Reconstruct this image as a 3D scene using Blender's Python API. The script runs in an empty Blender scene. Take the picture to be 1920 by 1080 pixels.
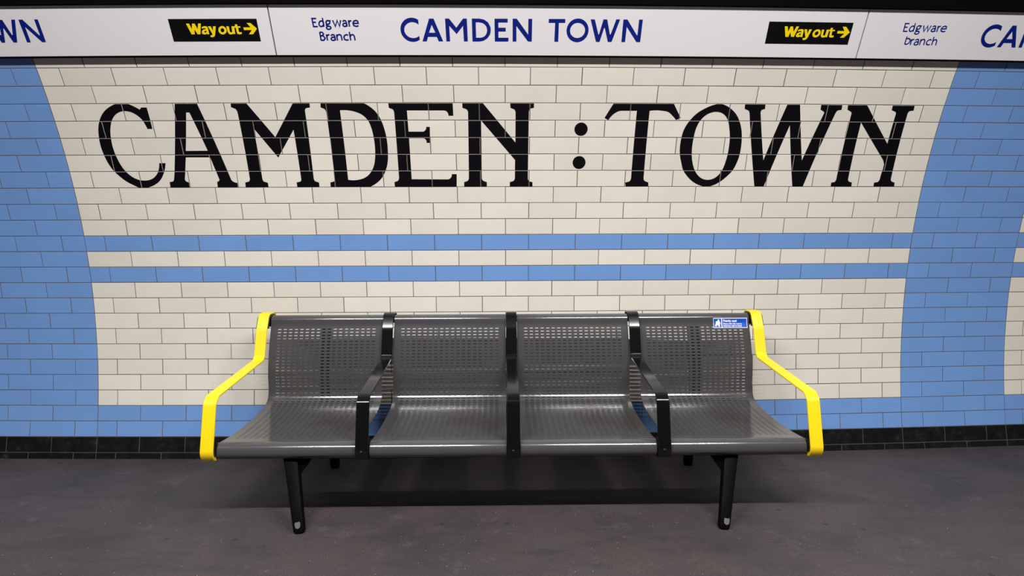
# Tube-station platform bench in front of a tiled, lettered, curved wall
import bpy, bmesh, math, random
from math import sin, cos, pi, radians
from mathutils import Vector, Matrix
from mathutils.geometry import tessellate_polygon
random.seed(7)
SC = bpy.context.scene
COL = SC.collection

# ------------------------------------------------------------------ camera
CAM_POS = Vector((-0.01145, -3.44045, 1.19076))
YAW, PITCH, ROLL = -0.013607, 0.077354, -0.003676
cam = bpy.data.cameras.new('camera')
cam.sensor_width = 36.0
cam.lens = 36.0 * 1182.8 / 1920.0
cam_ob = bpy.data.objects.new('camera', cam)
COL.objects.link(cam_ob)
_r = Vector((cos(YAW), sin(YAW), 0)); _f0 = Vector((-sin(YAW), cos(YAW), 0)); _z = Vector((0, 0, 1))
_f = _f0 * cos(PITCH) - _z * sin(PITCH); _u = _f0 * sin(PITCH) + _z * cos(PITCH)
_R = _r * cos(ROLL) + _u * sin(ROLL); _U = _u * cos(ROLL) - _r * sin(ROLL)
cam_ob.matrix_world = Matrix(((_R.x, _U.x, -_f.x, CAM_POS.x), (_R.y, _U.y, -_f.y, CAM_POS.y), (_R.z, _U.z, -_f.z, CAM_POS.z), (0, 0, 0, 1)))
SC.camera = cam_ob

# ------------------------------------------------------------------ world, lamps, exposure
world = bpy.data.worlds.new('world'); SC.world = world; world.use_nodes = True
world.node_tree.nodes['Background'].inputs[0].default_value = (0.9, 0.92, 1.0, 1)
world.node_tree.nodes['Background'].inputs[1].default_value = 0.015
def tube_lamp(x0, x1, y, z, watts):
    d = bpy.data.lights.new('fluorescent_tube', 'AREA')
    d.shape = 'RECTANGLE'; d.size = x1 - x0; d.size_y = 0.07
    d.energy = watts; d.color = (1.0, 0.975, 0.94)
    o = bpy.data.objects.new('fluorescent_tube', d); COL.objects.link(o)
    o.location = ((x0 + x1) / 2, y, z)      # ceiling fittings, shining straight down
    return o
LAMP_Y, LAMP_Z = -2.65, 3.35
tube_lamp(-1.90, -0.35, LAMP_Y, LAMP_Z, 150)
tube_lamp(0.50, 2.05, LAMP_Y, LAMP_Z, 150)
tube_lamp(-4.6, -3.05, LAMP_Y, LAMP_Z, 55)
tube_lamp(3.2, 4.75, LAMP_Y, LAMP_Z, 55)
SC.view_settings.view_transform = 'Standard'
SC.view_settings.look = 'None'
SC.view_settings.gamma = 1.0
SC.view_settings.use_curve_mapping = False
SC.view_settings.exposure = 0.0

# ------------------------------------------------------------------ measured wall and lettering data (metres)
R_T, ZC = 3.05477, 0.62299          # radius and axis height of the tunnel lining
PLAN_C, PLAN_X0 = 0.0093922, -0.63468   # the platform wall bends gently in plan
TW, TH, KF = 0.251454, 0.085, 24.4  # tile width, tile height, courses down to the floor
U_OFF = 8.935
WALL_LETTERS={"C":[[-1.7668,1.8851,-1.7657,1.8343,-1.7654,1.7795,-1.7908,1.7796,-1.7971,1.8039,-1.8075,1.8271,-1.8264,1.8477,-1.8491,1.8617,-1.8741,1.8675,-1.8942,1.8668,-1.9161,1.8599,-1.9381,1.8453,-1.9565,1.8245,-1.9702,1.7982,-1.9801,1.7696,-1.9865,1.7363,-1.9895,1.6961,-1.9867,1.6577,-1.9781,1.6191,-1.9639,1.5825,-1.9431,1.5525,-1.9178,1.5316,-1.8902,1.52,-1.8607,1.5175,-1.8343,1.522,-1.8108,1.5348,-1.7921,1.5541,-1.778,1.5816,-1.7717,1.6067,-1.7388,1.6066,-1.7473,1.5792,-1.7618,1.5494,-1.7812,1.5218,-1.8062,1.501,-1.8345,1.4872,-1.8658,1.479,-1.8977,1.479,-1.9304,1.4946,-1.9633,1.5143,-1.9901,1.5389,-2.0137,1.5667,-2.0324,1.6034,-2.0455,1.6513,-2.05,1.6941,-2.0474,1.7367,-2.0399,1.7743,-2.0259,1.8117,-2.005,1.8444,-1.9767,1.8724,-1.9443,1.8917,-1.9107,1.904,-1.8862,1.904,-1.8602,1.904,-1.8356,1.8941,-1.8166,1.8832,-1.8044,1.8749,-1.794,1.8852]],"A":[[-1.624,1.904,-1.5146,1.904,-1.417,1.5226,-1.4075,1.5101,-1.3868,1.504,-1.3865,1.479,-1.4927,1.479,-1.4913,1.5076,-1.4806,1.5136,-1.4777,1.5228,-1.5048,1.6351,-1.6288,1.6356,-1.6549,1.5258,-1.6515,1.512,-1.6373,1.5063,-1.6369,1.479,-1.7387,1.479,-1.7376,1.5086,-1.7209,1.5113,-1.7116,1.5238,-1.7011,1.5652],[-1.578,1.8595,-1.5617,1.8595,-1.5105,1.6691,-1.622,1.6686]],"M":[[-1.3484,1.904,-1.272,1.904,-1.1568,1.7363,-1.0429,1.904,-0.9613,1.904,-0.9619,1.8822,-0.9812,1.8792,-0.9888,1.8662,-0.9896,1.5257,-0.9822,1.5095,-0.9644,1.5039,-0.9645,1.479,-1.0797,1.479,-1.0803,1.5043,-1.0604,1.5088,-1.0543,1.5213,-1.0597,1.7733,-1.1572,1.633,-1.258,1.7796,-1.2547,1.5266,-1.2488,1.5095,-1.229,1.5034,-1.2286,1.479,-1.3471,1.479,-1.3461,1.5052,-1.327,1.5098,-1.3193,1.5245,-1.3232,1.8564,-1.3303,1.8759,-1.3504,1.8846]],"D":[[-0.9077,1.904,-0.7353,1.904,-0.7007,1.904,-0.6673,1.886,-0.6393,1.8592,-0.6185,1.8221,-0.6049,1.7759,-0.5973,1.7226,-0.5969,1.6551,-0.6033,1.6006,-0.6178,1.5593,-0.6411,1.5225,-0.6706,1.4971,-0.7133,1.479,-0.9069,1.479,-0.906,1.5037,-0.8881,1.5083,-0.8809,1.5208,-0.8847,1.8574,-0.892,1.8747,-0.9094,1.8821],[-0.8161,1.8681,-0.7788,1.868,-0.7402,1.8602,-0.7068,1.844,-0.683,1.8178,-0.6692,1.7782,-0.6624,1.7316,-0.6608,1.6733,-0.6647,1.628,-0.675,1.587,-0.6936,1.5549,-0.7184,1.5319,-0.7516,1.5191,-0.8124,1.5174]],"E":[[-0.5747,1.904,-0.2576,1.904,-0.257,1.8408,-0.2814,1.8408,-0.2838,1.8547,-0.2914,1.8634,-0.3044,1.8669,-0.4856,1.8669,-0.4848,1.7625,-0.412,1.7625,-0.4028,1.7678,-0.397,1.7749,-0.395,1.7864,-0.3768,1.7863,-0.3802,1.7058,-0.3973,1.7058,-0.3985,1.7179,-0.4043,1.7259,-0.414,1.7295,-0.4848,1.7296,-0.4842,1.5198,-0.2965,1.5185,-0.2848,1.5241,-0.2776,1.5333,-0.2763,1.5458,-0.2505,1.5457,-0.2525,1.479,-0.5736,1.479,-0.5743,1.5047,-0.5569,1.5107,-0.549,1.5269,-0.5493,1.5361,-0.5495,1.8548,-0.5546,1.8721,-0.5737,1.8799]],"N":[[-0.2107,1.904,-0.1098,1.904,0.0528,1.7079,0.053,1.8551,0.0463,1.8725,0.0273,1.8802,0.0264,1.904,0.1444,1.904,0.144,1.8805,0.1259,1.8761,0.1195,1.8595,0.1181,1.5258,0.1261,1.5072,0.1424,1.5035,0.1427,1.479,0.0241,1.479,0.0242,1.5036,0.0427,1.5096,0.0505,1.5259,0.0512,1.6181,-0.1194,1.8176,-0.1212,1.5261,-0.1123,1.5099,-0.0952,1.5038,-0.0956,1.479,-0.2137,1.479,-0.2131,1.504,-0.1954,1.51,-0.1881,1.5262,-0.1832,1.8548,-0.1897,1.8722,-0.2102,1.88]],"T":[[0.5412,1.904,0.8429,1.904,0.8861,1.8327,0.8643,1.8218,0.8413,1.8452,0.8202,1.8615,0.7907,1.8679,0.7248,1.8676,0.7246,1.5245,0.7318,1.5086,0.7513,1.5011,0.753,1.479,0.6328,1.479,0.6285,1.5011,0.6496,1.5061,0.6583,1.5245,0.6604,1.8673,0.5809,1.867,0.5578,1.8595,0.5375,1.8441,0.5201,1.8206,0.4998,1.8313]],"O":[[1.0785,1.904,1.0431,1.8976,1.0047,1.8811,0.9651,1.8552,0.9325,1.8174,0.911,1.777,0.902,1.7339,0.8995,1.6954,0.9039,1.6468,0.9146,1.6077,0.9312,1.5633,0.9548,1.5335,0.9853,1.5061,1.0252,1.4861,1.0613,1.479,1.0961,1.4856,1.1342,1.5062,1.1684,1.5362,1.1916,1.5636,1.2094,1.6058,1.2184,1.6476,1.2195,1.6964,1.2156,1.7399,1.2056,1.783,1.1897,1.82,1.1688,1.8515,1.1403,1.8772,1.1108,1.8947],[1.0604,1.8636,1.0278,1.8555,1.0015,1.8365,0.9872,1.8176,0.9726,1.782,0.9656,1.7341,0.9636,1.6859,0.9663,1.647,0.9743,1.6078,0.9884,1.5708,1.0092,1.541,1.0366,1.5211,1.0675,1.5152,1.0969,1.5227,1.1199,1.5412,1.1359,1.566,1.1471,1.6032,1.1539,1.645,1.1557,1.6913,1.1532,1.7348,1.1446,1.7779,1.1315,1.8183,1.1144,1.8432,1.0901,1.8591]],"W":[[1.2044,1.904,1.3088,1.904,1.3113,1.8801,1.2957,1.8752,1.2922,1.8592,1.3484,1.6187,1.422,1.904,1.4871,1.904,1.5546,1.6183,1.6214,1.8615,1.6172,1.8687,1.5987,1.8783,1.5966,1.904,1.7066,1.904,1.7089,1.8782,1.6893,1.8751,1.6805,1.8595,1.5836,1.479,1.5268,1.479,1.456,1.7992,1.3709,1.479,1.3209,1.479,1.2356,1.8565,1.228,1.8709,1.2065,1.8795]],"N2":[[1.736,1.904,1.8355,1.904,1.9966,1.7076,2.0,1.8596,1.9961,1.8694,1.9726,1.879,1.9715,1.904,2.0877,1.904,2.0894,1.8776,2.0695,1.875,2.0621,1.8602,2.0614,1.5228,2.0693,1.5071,2.0867,1.5019,2.0889,1.479,1.9734,1.479,1.972,1.5017,1.9914,1.5043,1.9999,1.5226,1.9955,1.621,1.8276,1.8154,1.8249,1.5222,1.8323,1.5066,1.8492,1.5025,1.851,1.479,1.7368,1.479,1.736,1.5012,1.7526,1.5039,1.7603,1.5195,1.7652,1.8577,1.7627,1.8674,1.7392,1.8794]]}
WALL_DOTS=[[0.3845,1.775],[0.3822,1.6052]]
SIGN_LETTERS={"C":[[-0.3951,0.1351,-0.4019,0.1402,-0.4098,0.1437,-0.4184,0.1456,-0.4272,0.1458,-0.4359,0.1442,-0.4439,0.1409,-0.4509,0.1361,-0.4566,0.1301,-0.4605,0.1231,-0.4626,0.1155,-0.4627,0.1077,-0.4608,0.1001,-0.457,0.093,-0.4515,0.0869,-0.4447,0.082,-0.4367,0.0785,-0.4281,0.0768,-0.4192,0.0768,-0.4106,0.0785,-0.4026,0.0819,-0.3957,0.0868,-0.3947,0.0699,-0.4028,0.0653,-0.4116,0.0621,-0.4208,0.0604,-0.4302,0.0603,-0.4394,0.0618,-0.4483,0.0648,-0.4565,0.0692,-0.4637,0.075,-0.4699,0.0819,-0.4747,0.0897,-0.478,0.0982,-0.4797,0.1071,-0.4799,0.1162,-0.4784,0.1252,-0.4753,0.1338,-0.4707,0.1417,-0.4648,0.1488,-0.4577,0.1548,-0.4497,0.1594,-0.4409,0.1627,-0.4317,0.1644,-0.4223,0.1646,-0.4131,0.1632,-0.4042,0.1602,-0.396,0.1558]],"A":[[-0.3458,0.1611,-0.3254,0.1612,-0.2865,0.0623,-0.307,0.0623,-0.315,0.0822,-0.3558,0.0821,-0.3627,0.0622,-0.3825,0.0621],[-0.3354,0.1349,-0.3201,0.1003,-0.3499,0.1002]],"M":[[-0.2728,0.1614,-0.2546,0.1614,-0.2228,0.1223,-0.1906,0.1616,-0.1733,0.1617,-0.1721,0.0626,-0.1898,0.0626,-0.1918,0.131,-0.2225,0.0947,-0.2552,0.1308,-0.2543,0.0624,-0.2716,0.0624]],"D":[[-0.1504,0.1618,-0.1175,0.1619,-0.0947,0.158,-0.0766,0.1458,-0.0662,0.1272,-0.0649,0.1099,-0.0689,0.0924,-0.0809,0.0762,-0.0997,0.0652,-0.12,0.0622,-0.1501,0.0621],[-0.1332,0.1456,-0.1148,0.1457,-0.0981,0.1409,-0.0861,0.13,-0.0814,0.1141,-0.0842,0.0981,-0.0947,0.085,-0.1118,0.079,-0.1329,0.079]],"E":[[-0.0467,0.1617,0.0137,0.162,0.0137,0.1457,-0.0292,0.1455,-0.0293,0.123,0.0045,0.1232,0.0045,0.1067,-0.0292,0.1065,-0.0294,0.0793,0.0174,0.0795,0.0168,0.0627,-0.046,0.0625]],"N":[[0.0367,0.1621,0.0556,0.1622,0.1091,0.0932,0.1088,0.1619,0.1263,0.162,0.1261,0.0632,0.1087,0.0632,0.0537,0.1312,0.0542,0.0629,0.037,0.0628]],"T":[[0.2026,0.1619,0.2787,0.1623,0.2789,0.1457,0.2496,0.1455,0.2501,0.063,0.232,0.0629,0.2324,0.1454,0.2026,0.1453]],"O":[[0.389,0.1131,0.388,0.1232,0.3851,0.1329,0.3804,0.1418,0.374,0.1496,0.3663,0.156,0.3575,0.1608,0.3479,0.1637,0.3379,0.1647,0.3279,0.1637,0.3183,0.1608,0.3095,0.156,0.3018,0.1496,0.2954,0.1418,0.2907,0.1329,0.2878,0.1232,0.2868,0.1131,0.2878,0.103,0.2907,0.0933,0.2954,0.0844,0.3018,0.0766,0.3095,0.0702,0.3183,0.0654,0.3279,0.0624,0.3379,0.0615,0.3479,0.0624,0.3575,0.0654,0.3663,0.0702,0.374,0.0766,0.3804,0.0844,0.3851,0.0933,0.388,0.103],[0.3728,0.1131,0.3721,0.1195,0.3701,0.1258,0.3669,0.1315,0.3626,0.1365,0.3573,0.1406,0.3512,0.1437,0.3447,0.1455,0.3379,0.1462,0.3311,0.1455,0.3246,0.1437,0.3185,0.1406,0.3133,0.1365,0.3089,0.1315,0.3057,0.1258,0.3037,0.1195,0.303,0.1131,0.3037,0.1066,0.3057,0.1004,0.3089,0.0947,0.3133,0.0897,0.3185,0.0856,0.3246,0.0825,0.3311,0.0807,0.3379,0.08,0.3447,0.0807,0.3512,0.0825,0.3573,0.0856,0.3626,0.0897,0.3669,0.0947,0.3701,0.1004,0.3721,0.1066]],"W":[[0.3956,0.1614,0.4147,0.1616,0.4361,0.0965,0.4392,0.0966,0.4551,0.1619,0.4721,0.162,0.4901,0.0969,0.4938,0.097,0.5143,0.1623,0.5319,0.1625,0.5009,0.0636,0.4833,0.0635,0.464,0.125,0.4609,0.125,0.444,0.0633,0.4277,0.0632]],"N2":[[0.5474,0.162,0.566,0.1622,0.6169,0.0941,0.62,0.0941,0.6202,0.1624,0.6372,0.1625,0.636,0.064,0.618,0.0639,0.5655,0.131,0.5645,0.0635,0.5472,0.0634]]}
BRANCH_STROKES={"E":[[-0.859,0.1609,-0.8788,0.1609,-0.8766,0.1263,-0.857,0.1263],[-0.8783,0.1447,-0.8629,0.1447]],"d":[[-0.8289,0.1385,-0.831,0.1329,-0.8351,0.1286,-0.8402,0.1266,-0.8451,0.1272,-0.8488,0.1305,-0.8504,0.1356,-0.8494,0.1414,-0.8463,0.1464,-0.8415,0.1497,-0.8364,0.1504,-0.832,0.1484,-0.8293,0.1441,-0.8289,0.1385],[-0.8307,0.1634,-0.8295,0.1256]],"g":[[-0.7996,0.1443,-0.8012,0.1406,-0.8045,0.1377,-0.8086,0.1364,-0.8128,0.1368,-0.8159,0.139,-0.8174,0.1424,-0.8168,0.1462,-0.8143,0.1496,-0.8105,0.1518,-0.8062,0.1522,-0.8024,0.1509,-0.8001,0.148,-0.7996,0.1443],[-0.8033,0.1513,-0.795,0.1513],[-0.8144,0.1368,-0.8174,0.1326,-0.8138,0.1296,-0.8069,0.1281],[-0.7981,0.1213,-0.7998,0.1181,-0.8034,0.1157,-0.8082,0.1146,-0.8131,0.115,-0.8169,0.1168,-0.8187,0.1197,-0.8182,0.1229,-0.8155,0.1257,-0.8112,0.1275,-0.8062,0.1279,-0.8018,0.1268,-0.7988,0.1244,-0.7981,0.1213]],"w":[[-0.7858,0.1538,-0.7768,0.1268,-0.7654,0.1526,-0.7578,0.1268,-0.7493,0.1538]],"a":[[-0.7409,0.148,-0.7341,0.1523,-0.7272,0.1513,-0.7244,0.1443,-0.723,0.126],[-0.7237,0.134,-0.7252,0.1307,-0.7283,0.1282,-0.7325,0.127,-0.7367,0.1274,-0.7399,0.1293,-0.7415,0.1323,-0.741,0.1357,-0.7386,0.1386,-0.7348,0.1405,-0.7306,0.1409,-0.7267,0.1398,-0.7243,0.1372,-0.7237,0.134]],"r":[[-0.7139,0.1535,-0.712,0.126],[-0.7123,0.1435,-0.7084,0.1497,-0.7005,0.1523]],"e":[[-0.695,0.1397,-0.6709,0.1407,-0.672,0.149,-0.6791,0.153,-0.6893,0.1497,-0.695,0.1402,-0.6921,0.1307,-0.6819,0.1273,-0.6706,0.1297]],"B":[[-0.8528,0.1024,-0.8518,0.0658],[-0.8529,0.1021,-0.8413,0.1016,-0.8361,0.0948,-0.8418,0.0872,-0.8519,0.0855,-0.8377,0.0846,-0.8315,0.0761,-0.8387,0.067,-0.8518,0.0664]],"r2":[[-0.8236,0.0926,-0.8218,0.0658],[-0.8226,0.0838,-0.8182,0.0892,-0.8098,0.0916]],"a2":[[-0.8042,0.0868,-0.7963,0.0916,-0.7888,0.0902,-0.7861,0.082,-0.7853,0.0658],[-0.7856,0.0732,-0.7872,0.0698,-0.7905,0.0673,-0.7949,0.066,-0.7993,0.0665,-0.8027,0.0684,-0.8043,0.0715,-0.8038,0.0749,-0.8012,0.0779,-0.7973,0.0799,-0.7928,0.0803,-0.7888,0.0791,-0.7862,0.0765,-0.7856,0.0732]],"n":[[-0.777,0.0926,-0.7759,0.0658],[-0.7761,0.0829,-0.7706,0.0902,-0.7614,0.0919,-0.7559,0.0863,-0.7547,0.0658]],"c":[[-0.7233,0.0888,-0.7319,0.0916,-0.7409,0.0871,-0.745,0.0786,-0.742,0.0701,-0.7325,0.0672,-0.7241,0.0692]],"h":[[-0.7167,0.1041,-0.7147,0.0658],[-0.7157,0.0824,-0.7096,0.0902,-0.7014,0.0916,-0.6959,0.0854,-0.6945,0.0658]],"b":[[-0.8508,0.1037,-0.8507,0.0684],[-0.8501,0.0916,-0.8424,0.0955,-0.8329,0.0918,-0.8282,0.0847,-0.8315,0.0742,-0.8401,0.0684,-0.8504,0.0691]]}
WAY_LETTERS={"W":[[-1.4572,0.1403,-1.4433,0.1403,-1.4358,0.1166,-1.4294,0.1402,-1.4176,0.1402,-1.4096,0.1165,-1.4013,0.1406,-1.3889,0.1406,-1.4026,0.0944,-1.416,0.0945,-1.4247,0.1151,-1.429,0.094,-1.4435,0.094]],"a":[[-1.3893,0.1245,-1.3806,0.1286,-1.3709,0.1293,-1.3637,0.1262,-1.3618,0.1199,-1.3617,0.0943,-1.3719,0.0943,-1.3724,0.0974,-1.3781,0.0938,-1.386,0.0933,-1.3929,0.0962,-1.3943,0.102,-1.3914,0.1092,-1.3833,0.1146,-1.3723,0.1163,-1.3732,0.1203,-1.3788,0.1209,-1.3891,0.1182],[-1.3802,0.1083,-1.372,0.11,-1.3721,0.1037,-1.3782,0.101,-1.3823,0.1038]],"y":[[-1.3596,0.1285,-1.3472,0.1285,-1.3412,0.109,-1.3364,0.1284,-1.3238,0.1284,-1.3352,0.0927,-1.3401,0.0846,-1.3487,0.0809,-1.358,0.0822,-1.3582,0.0892,-1.3504,0.0895,-1.347,0.0937]],"o":[[-1.2783,0.1112,-1.2795,0.1065,-1.2819,0.1022,-1.2854,0.0984,-1.2896,0.0955,-1.2944,0.0938,-1.2993,0.0931,-1.3041,0.0938,-1.3084,0.0956,-1.3119,0.0985,-1.3145,0.1023,-1.3158,0.1066,-1.3158,0.1113,-1.3145,0.116,-1.3121,0.1203,-1.3087,0.124,-1.3044,0.1268,-1.2997,0.1286,-1.2948,0.1292,-1.29,0.1286,-1.2857,0.1268,-1.2822,0.1239,-1.2797,0.1202,-1.2784,0.1158],[-1.2886,0.1114,-1.2892,0.1091,-1.2903,0.1069,-1.2918,0.105,-1.2938,0.1036,-1.2959,0.1027,-1.2981,0.1024,-1.3003,0.1027,-1.3022,0.1036,-1.3038,0.105,-1.3049,0.1069,-1.3054,0.1091,-1.3054,0.1114,-1.3048,0.1138,-1.3037,0.1159,-1.3021,0.1178,-1.3002,0.1192,-1.2981,0.1201,-1.2958,0.1204,-1.2937,0.1201,-1.2918,0.1192,-1.2902,0.1178,-1.2891,0.1159,-1.2886,0.1137]],"u":[[-1.2757,0.1282,-1.2643,0.1282,-1.2645,0.107,-1.261,0.1019,-1.2541,0.1024,-1.2519,0.1282,-1.2399,0.1281,-1.2418,0.0952,-1.2529,0.0952,-1.2561,0.0939,-1.263,0.0932,-1.2702,0.0952,-1.2742,0.1025]],"t":[[-1.2347,0.1365,-1.2242,0.1365,-1.2242,0.1281,-1.2118,0.1281,-1.2119,0.1221,-1.2234,0.1216,-1.2228,0.1051,-1.2196,0.1023,-1.2118,0.1032,-1.2105,0.0963,-1.2188,0.0935,-1.2282,0.0942,-1.2329,0.0988,-1.2334,0.1217,-1.2399,0.1222,-1.2399,0.1281,-1.2353,0.1281]]}
WAY_ARROW=[[-1.1986,0.1234,-1.1652,0.1233,-1.1791,0.1423,-1.162,0.1422,-1.1372,0.1178,-1.1602,0.0937,-1.1794,0.0937,-1.162,0.1118,-1.1978,0.1119]]

SIGN_S, SIGN_P, SIGN_PHI, SIGN_H = 2.13415, 0.03, 0.49216, 0.22023
TH0 = math.asin(-ZC / R_T)
def wall_pt(X, s, off=0.0):
    th = TH0 + s / R_T; r = R_T - off
    return Vector((X, -R_T + r * cos(th) + PLAN_C * (X - PLAN_X0) ** 2, ZC + r * sin(th)))
def sign_pt(X, t, off=0.0):          # off = distance in front of the sign's face
    b = wall_pt(X, SIGN_S, SIGN_P)
    return Vector((X, b.y - sin(SIGN_PHI) * t - cos(SIGN_PHI) * off, b.z + cos(SIGN_PHI) * t - sin(SIGN_PHI) * off))

# ------------------------------------------------------------------ materials
def mat(name, color=(0.5, 0.5, 0.5), rough=0.5, metal=0.0, spec=0.5, coat=0.0):
    m = bpy.data.materials.new(name); m.use_nodes = True
    b = m.node_tree.nodes['Principled BSDF']
    b.inputs['Base Color'].default_value = (*color, 1); b.inputs['Roughness'].default_value = rough
    b.inputs['Metallic'].default_value = metal; b.inputs['Specular IOR Level'].default_value = spec
    b.inputs['Coat Weight'].default_value = coat
    return m
class NT:
    def __init__(s, m): s.t = m.node_tree; s.b = s.t.nodes['Principled BSDF']
    def n(s, kind, **kw):
        x = s.t.nodes.new(kind)
        for k, v in kw.items():
            if k in x.inputs: x.inputs[k].default_value = v
            else: setattr(x, k, v)
        return x
    def l(s, a, ao, b, bo): s.t.links.new(a.outputs[ao], b.inputs[bo])
    def coords(s): return s.n('ShaderNodeTexCoord')
    def noise(s, c, scale, detail=4, rough=0.6, out='Object', sx=None):
        x = s.n('ShaderNodeTexNoise', Scale=scale, Detail=detail, Roughness=rough)
        if sx:
            mp = s.n('ShaderNodeMapping'); mp.inputs['Scale'].default_value = sx
            s.l(c, out, mp, 'Vector'); s.l(mp, 'Vector', x, 'Vector')
        else: s.l(c, out, x, 'Vector')
        return x
    def ramp(s, src, o, stops):
        r = s.n('ShaderNodeValToRGB'); e = r.color_ramp.elements
        while len(e) < len(stops): e.new(0.5)
        for q, (p, c) in zip(e, stops): q.position = p; q.color = (*c, 1) if len(c) == 3 else c
        s.l(src, o, r, 'Fac'); return r
    def mix(s, fac, a, b, blend='MIX'):
        x = s.n('ShaderNodeMix'); x.data_type = 'RGBA'; x.blend_type = blend
        for sock, v in ((0, fac), (6, a), (7, b)):
            if isinstance(v, tuple) and hasattr(v[0], 'outputs'): s.t.links.new(v[0].outputs[v[1]], x.inputs[sock])
            elif sock == 0: x.inputs[0].default_value = v
            else: x.inputs[sock].default_value = (*v, 1)
        return x
G1 = (0, 0, 0); W1 = (1, 1, 1)
def glaze(name, color, rough, var=0.05):
    m = mat(name, color, rough); k = NT(m)
    at = k.n('ShaderNodeAttribute', attribute_name='tile_tint')
    c = k.coords()
    a = k.ramp(at, 'Fac', [(0.0, tuple(v * (1 - var) for v in color)), (1.0, tuple(min(1, v * (1 + var * .6)) for v in color))])
    nz = k.noise(c, 5.0, 5, 0.65)
    d = k.ramp(nz, 'Fac', [(0.35, (0.965, 0.96, 0.955)), (0.62, W1)])
    mx = k.mix(1.0, (a, 'Color'), (d, 'Color'), 'MULTIPLY')
    k.t.links.new(mx.outputs[2], k.b.inputs['Base Color'])
    nb = k.noise(c, 9.0, 2, 0.5); bp = k.n('ShaderNodeBump', Strength=0.04, Distance=0.01)
    k.l(nb, 'Fac', bp, 'Height'); k.l(bp, 'Normal', k.b, 'Normal')
    return m
M = {}
M['cream'] = glaze('cream_glaze', (0.80, 0.762, 0.69), 0.22)
M['blue'] = glaze('blue_glaze', (0.175, 0.34, 0.71), 0.22, 0.04)
M['letter'] = mat('black_letter_glaze', (0.0035, 0.0032, 0.005), 0.2, 0.0, 0.25)
M['grout'] = mat('dark_grout', (0.115, 0.100, 0.100), 0.9)
def skirting():
    m = mat('black_skirting_glaze', (0.008, 0.008, 0.009), 0.25); k = NT(m); c = k.coords()
    nz = k.noise(c, 14.0, 6, 0.75); f = k.ramp(nz, 'Fac', [(0.60, G1), (0.78, W1)])
    mx = k.mix((f, 'Color'), (0.007, 0.007, 0.008), (0.045, 0.042, 0.042)); k.t.links.new(mx.outputs[2], k.b.inputs['Base Color'])
    r = k.ramp(nz, 'Fac', [(0.4, (.2, .2, .2)), (0.7, (.6, .6, .6))]); k.l(r, 'Color', k.b, 'Roughness')
    return m
M['skirting'] = skirting()
M['skirting_grout'] = mat('grey_skirting_grout', (0.075, 0.07, 0.068), 0.9)
def concrete():
    m = mat('dark_platform_asphalt', (0.08, 0.07, 0.07), 0.7); k = NT(m); c = k.coords()
    big = k.noise(c, 0.9, 6, 0.62)
    base = k.ramp(big, 'Fac', [(0.34, (0.031, 0.0265, 0.0290)), (0.50, (0.0445, 0.0345, 0.0370)), (0.68, (0.052, 0.0415, 0.0450))])
    streak = k.noise(c, 3.2, 7, 0.7, sx=(0.9, 1.35, 1))
    sm = k.ramp(streak, 'Fac', [(0.30, (0.70, 0.70, 0.72)), (0.48, W1), (0.75, (1.18, 1.15, 1.14))])
    m1 = k.mix(1.0, (base, 'Color'), (sm, 'Color'), 'MULTIPLY')
    fine = k.noise(c, 160.0, 3, 0.7); fm = k.ramp(fine, 'Fac', [(0.3, (0.66, 0.66, 0.66)), (0.7, (1.34, 1.34, 1.34))])
    m2 = k.mix(1.0, (m1, 2), (fm, 'Color'), 'MULTIPLY')
    # trodden gum spots (dark) and stone chips (pale)
    v = k.n('ShaderNodeTexVoronoi', Scale=7.5); k.l(c, 'Object', v, 'Vector')
    vd = k.ramp(v, 'Distance', [(0.07, W1), (0.11, G1)]); vs = k.n('ShaderNodeSeparateColor'); k.l(v, 'Color', vs, 'Color')
    pick = k.n('ShaderNodeMath', operation='GREATER_THAN'); k.l(vs, 'Red', pick, 0); pick.inputs[1].default_value = 0.74
    mm = k.n('ShaderNodeMath', operation='MULTIPLY'); k.l(vd, 'Color', mm, 0); k.l(pick, 'Value', mm, 1)
    m3 = k.mix((mm, 'Value'), (m2, 2), (0.024, 0.021, 0.0225))
    v2 = k.n('ShaderNodeTexVoronoi', Scale=42.0); k.l(c, 'Object', v2, 'Vector')
    sp = k.ramp(v2, 'Distance', [(0.045, W1), (0.075, G1)]); s2 = k.n('ShaderNodeSeparateColor'); k.l(v2, 'Color', s2, 'Color')
    p2 = k.n('ShaderNodeMath', operation='GREATER_THAN'); k.l(s2, 'Green', p2, 0); p2.inputs[1].default_value = 0.72
    mm2 = k.n('ShaderNodeMath', operation='MULTIPLY'); k.l(sp, 'Color', mm2, 0); k.l(p2, 'Value', mm2, 1)
    m4 = k.mix((mm2, 'Value'), (m3, 2), (0.42, 0.40, 0.38))
    wear = k.noise(c, 7.0, 8, 0.75); wf = k.ramp(wear, 'Fac', [(0.57, G1), (0.74, (.55, .55, .55))])
    m5 = k.mix((wf, 'Color'), (m4, 2), (0.105, 0.092, 0.093))
    scuff = k.noise(c, 5.0, 6, 0.7, sx=(0.5, 2.4, 1)); sf = k.ramp(scuff, 'Fac', [(0.54, G1), (0.66, (.6, .6, .6))])
    m6 = k.mix((sf, 'Color'), (m5, 2), (0.026, 0.0235, 0.025))
    k.t.links.new(m6.outputs[2], k.b.inputs['Base Color'])
    bp = k.n('ShaderNodeBump', Strength=0.25, Distance=0.004); k.l(streak, 'Fac', bp, 'Height')
    bp2 = k.n('ShaderNodeBump', Strength=0.35, Distance=0.0015); k.l(fine, 'Fac', bp2, 'Height'); k.l(bp, 'Normal', bp2, 'Normal')
    k.l(bp2, 'Normal', k.b, 'Normal')
    k.b.inputs['Roughness'].default_value = 0.62
    return m
M['floor'] = concrete()
M['ceiling'] = mat('dark_vault_lining', (0.06, 0.058, 0.056), 0.7)
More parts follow.
